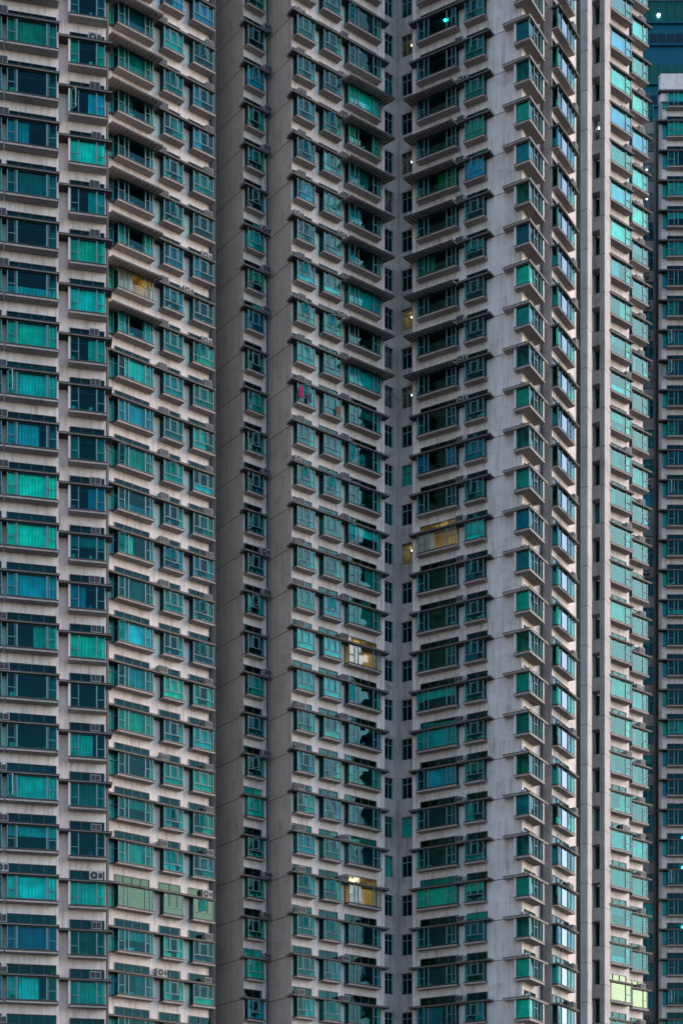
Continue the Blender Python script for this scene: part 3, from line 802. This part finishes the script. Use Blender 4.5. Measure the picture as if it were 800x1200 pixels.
W.quad((wr.x, wr.y, ZLO), (hb.x, hb.y+8, ZLO), (hb.x, hb.y+8, ZHI), (wr.x, wr.y, ZHI), 'taupe')
ring = [Wd1.P(0), Nn.P(0), Wd2.P(0), B.P(0), Cc.P(0), K, Rr.P(0), Ff.P(0), v3, a3, a0, a1, P2e.P(0), ga, ha, Vector((hb.x, hb.y+8)), wr]
W.f.append(tuple(range(len(W.v), len(W.v)+len(ring)))); W.mi.append(W.slot('pier')); W.v += [(q.x, q.y, ZHI) for q in ring]
link('wall', W.mesh('wall'), tB)
link('end_wall', T.mesh('end_wall'), tB)
for (pl, px, d) in ((Nn, 313.3, .12), (Rr, 634.5, .10), (Wd1, 252.0, .10), (Wd1, 250.0, .10), (Ff, 676, -.5)):
    b = MB(); v = pl.P(pl.s_at(px, d), d); b.cyl((v.x, v.y, ZLO), .06, ZHI-ZLO, 'z', 'pipe', 8); link('drainpipe_or_gap_shade', b.mesh('drainpipe_or_gap_shade'), tB)  # pair at the far left end stands in for the shade of the gap
root_fix(tB)

# ================================================================== FAR TOWER AT THE RIGHT
tC = empty('residential_tower', pt(785, 35.1).to_3d()+Vector((0, 0, ZLO)))
tag(tC, 'distant pale tower cut by the right edge with a flat parapet at the top', 'building')
D1 = Plane((771, 35.1), (860, 35.1), -.5); D0 = Plane((740, 34.8), (771, 34.8), -.5)
W = MB(); ZT = 1461/35.1*FH
PD = .97
R = [(k, (k+PD)*FH) for k in range(8, 41)]
qa_, qb_ = D1.s_at(782, .5), D1.s_at(823, .5)
nqa, nqb = D1.s_at(775.5), D1.s_at(781.5)
LMd = ledge_mesh('far_ledge', D1.s_at(835, .58)-D1.s_at(771, .58), .58)
zi = []; zj = []
lit = {15: 'spot', 14: 'lit', 12: 'spot'}
for k, z in R:
    y = HZ-(k+PD)*35.1
    mode = {1: None}.get(0)
    for yy, mo in ((990, 'litw'), (1024, 'litw'), (1090, 'litw')):
        if abs(y+14-yy) < 17: mode = mo
    place_window('bay_window', tC, D1, 'd_one', (qa_+qb_)/2, z, qb_-qa_, .5, 'wide3', mode=mode)
    place_window('narrow_window', tC, D1, 'd_two', (nqa+nqb)/2, z, nqb-nqa, .04, 'slit', d=.02, transom=False, mode=('lit' if abs(y+14-435) < 17 else None), depth=1.2)
    place_window('recessed_window', tC, D0, 'd_three', (D0.s_at(752)+D0.s_at(765))/2, z+.1, D0.s_at(765)-D0.s_at(752), .04, 'two', d=.02, H=1.75, transom=False, depth=1.2,
                 mode=('litw' if (any(abs(y+14-q) < 17 for q in (155, 190, 225, 440, 605))) else None))
    link('window_ledge', LMd, tC, D1.W(D1.s_at(771, .58), z), D1.rz)
    if random.random() < .5: place_ac(tC, D0, 757, z+.2, 0)
    zi.append((z-BH, z+TR[1])); zj.append((z+.1-1.75, z+.1))
wall_grid(W, D1, D1.s_at(771), D1.s_at(860), ZLO, ZT, [(qa_, qb_)], zi, 'wallc')
for za, zb in [(z-BH, z) for k, z in R]: pass
wall_grid(W, D0, 0, D0.s_at(771), ZLO, ZT-3.2, [(D0.s_at(752), D0.s_at(765))], zj, 'pier')
slab(W, D1, D1.s_at(773), D1.s_at(862), .001, .25, ZT-2.7, ZT, 'wallc')
slab(W, D1, D1.s_at(771), D1.s_at(774.2), .001, .12, ZLO, ZT-2.8, 'pier')
vv = D1.P(D1.s_at(860)); v0 = D0.P(0)
W.quad((vv.x, vv.y, ZLO), (vv.x, vv.y+20, ZLO), (vv.x, vv.y+20, ZT), (vv.x, vv.y, ZT), 'pier')
W.quad((v0.x, v0.y, ZLO), (v0.x, v0.y+20, ZLO), (v0.x, v0.y+20, ZT-3.2), (v0.x, v0.y, ZT-3.2), 'pier')
W.quad((v0.x, v0.y, ZT-3.2), (vv.x, v0.y, ZT-3.2), (vv.x, vv.y+20, ZT-3.2), (v0.x, v0.y+20, ZT-3.2), 'pier')
W.quad((v0.x, v0.y+20, ZLO), (vv.x, vv.y+20, ZLO), (vv.x, vv.y+20, ZT-3.2), (v0.x, v0.y+20, ZT-3.2), 'pier')
link('wall', W.mesh('wall'), tC)
for px, r in ((767.3, .14), (769.2, .10)):
    b = MB(); v = D0.P(D0.s_at(px), .25); b.cyl((v.x, v.y, ZLO), r, ZT-3.5-ZLO, 'z', 'pipe', 8); link('drainpipe_or_gap_shade', b.mesh('drainpipe_or_gap_shade'), tC)
root_fix(tC)

# ================================================================== BLUE GLASS TOWER BEHIND
YB = 262.0
kx = lambda px: (px-400)/FL*YB
kz = lambda py: (HZ-py)/FL*YB
tD = empty('office_tower', (kx(800), YB, ZLO))
tag(tD, 'blue glass tower behind the far pale tower in the top right corner', 'building')
W = MB(); x0, x1 = kx(740), kx(880)
W.box(x0, x1, YB, YB+22, ZLO, kz(1), 'blue')
W.box(x0-.3, x1+.3, YB-.5, YB+22.5, kz(1)+.01, kz(-4), 'wallc')
link('wall', W.mesh('wall'), tD)
for i in range(8):
    ya = 4+i*36
    G = MB(); n = 14
    for j in range(n):
        xa = x0+(x1-x0)*j/n
        G.box(xa+.12, xa+(x1-x0)/n-.12, YB-.06, YB-.01, kz(ya+ (12 if i % 2 else 22)), kz(ya), 'bluedark' if i % 2 else 'cg')
    M.setdefault('cg', simple('green_curtain_glass', (0.004, 0.07, 0.06), 0.3, spec=0.15))
    link('window_band', G.mesh('window_band'), tD)
    G = MB(); G.box(x0, x1, YB-.35, YB-.002, kz(ya+(12.5 if i % 2 else 22.5)+2.2), kz(ya+(12.5 if i % 2 else 22.5)), 'blue')
    link('sunshade', G.mesh('sunshade'), tD)
b = MB(); b.cyl((kx(770.8), YB-.3, kz(19)), .22, .2, 'y', 'lampw', 12); link('lamp', b.mesh('lamp'), tD)
root_fix(tD)

# ================================================================== LAUNDRY
def laundry(name, pl, px, zrow, m, wdt, hgt, label, d=.75):
    b = MB(); n = 10; x0 = -wdt/2
    for i in range(n):
        xa, xb = x0+wdt*i/n, x0+wdt*(i+1)/n
        f = lambda x: .07*math.sin(x*34)
        h0 = hgt*(1-.12*math.sin(i*1.7)**2)
        b.hexa([(xa, f(xa), -h0), (xb, f(xb), -h0), (xb, f(xb)+.02, -h0), (xa, f(xa)+.02, -h0), (xa, f(xa), 0), (xb, f(xb), 0), (xb, f(xb)+.02, 0), (xa, f(xa)+.02, 0)], m)
    o = link(name, b.mesh(name), None, pl.W(pl.s_at(px, d), zrow, d), pl.rz)
    return tag(o, label, 'laundry', 'laundry hung outside the windows')
zr = None
for k, z, y in rows(B, 352, PB):
    if abs(y-448) < 24: zr = z
laundry('towel', B, 353, zr-.35, 'pink', .34, .8, 'bright pink cloth hanging in front of a bay window of the middle tower')
laundry('shirt', B, 362.5, zr-.6, 'greyc', .25, .7, 'dark grey garment hung just right of the bright pink cloth')
laundry('shirt', B, 396.5, zr-.75, 'brownc', .3, .6, 'brown garment hanging in the bay one window right of the pink cloth')
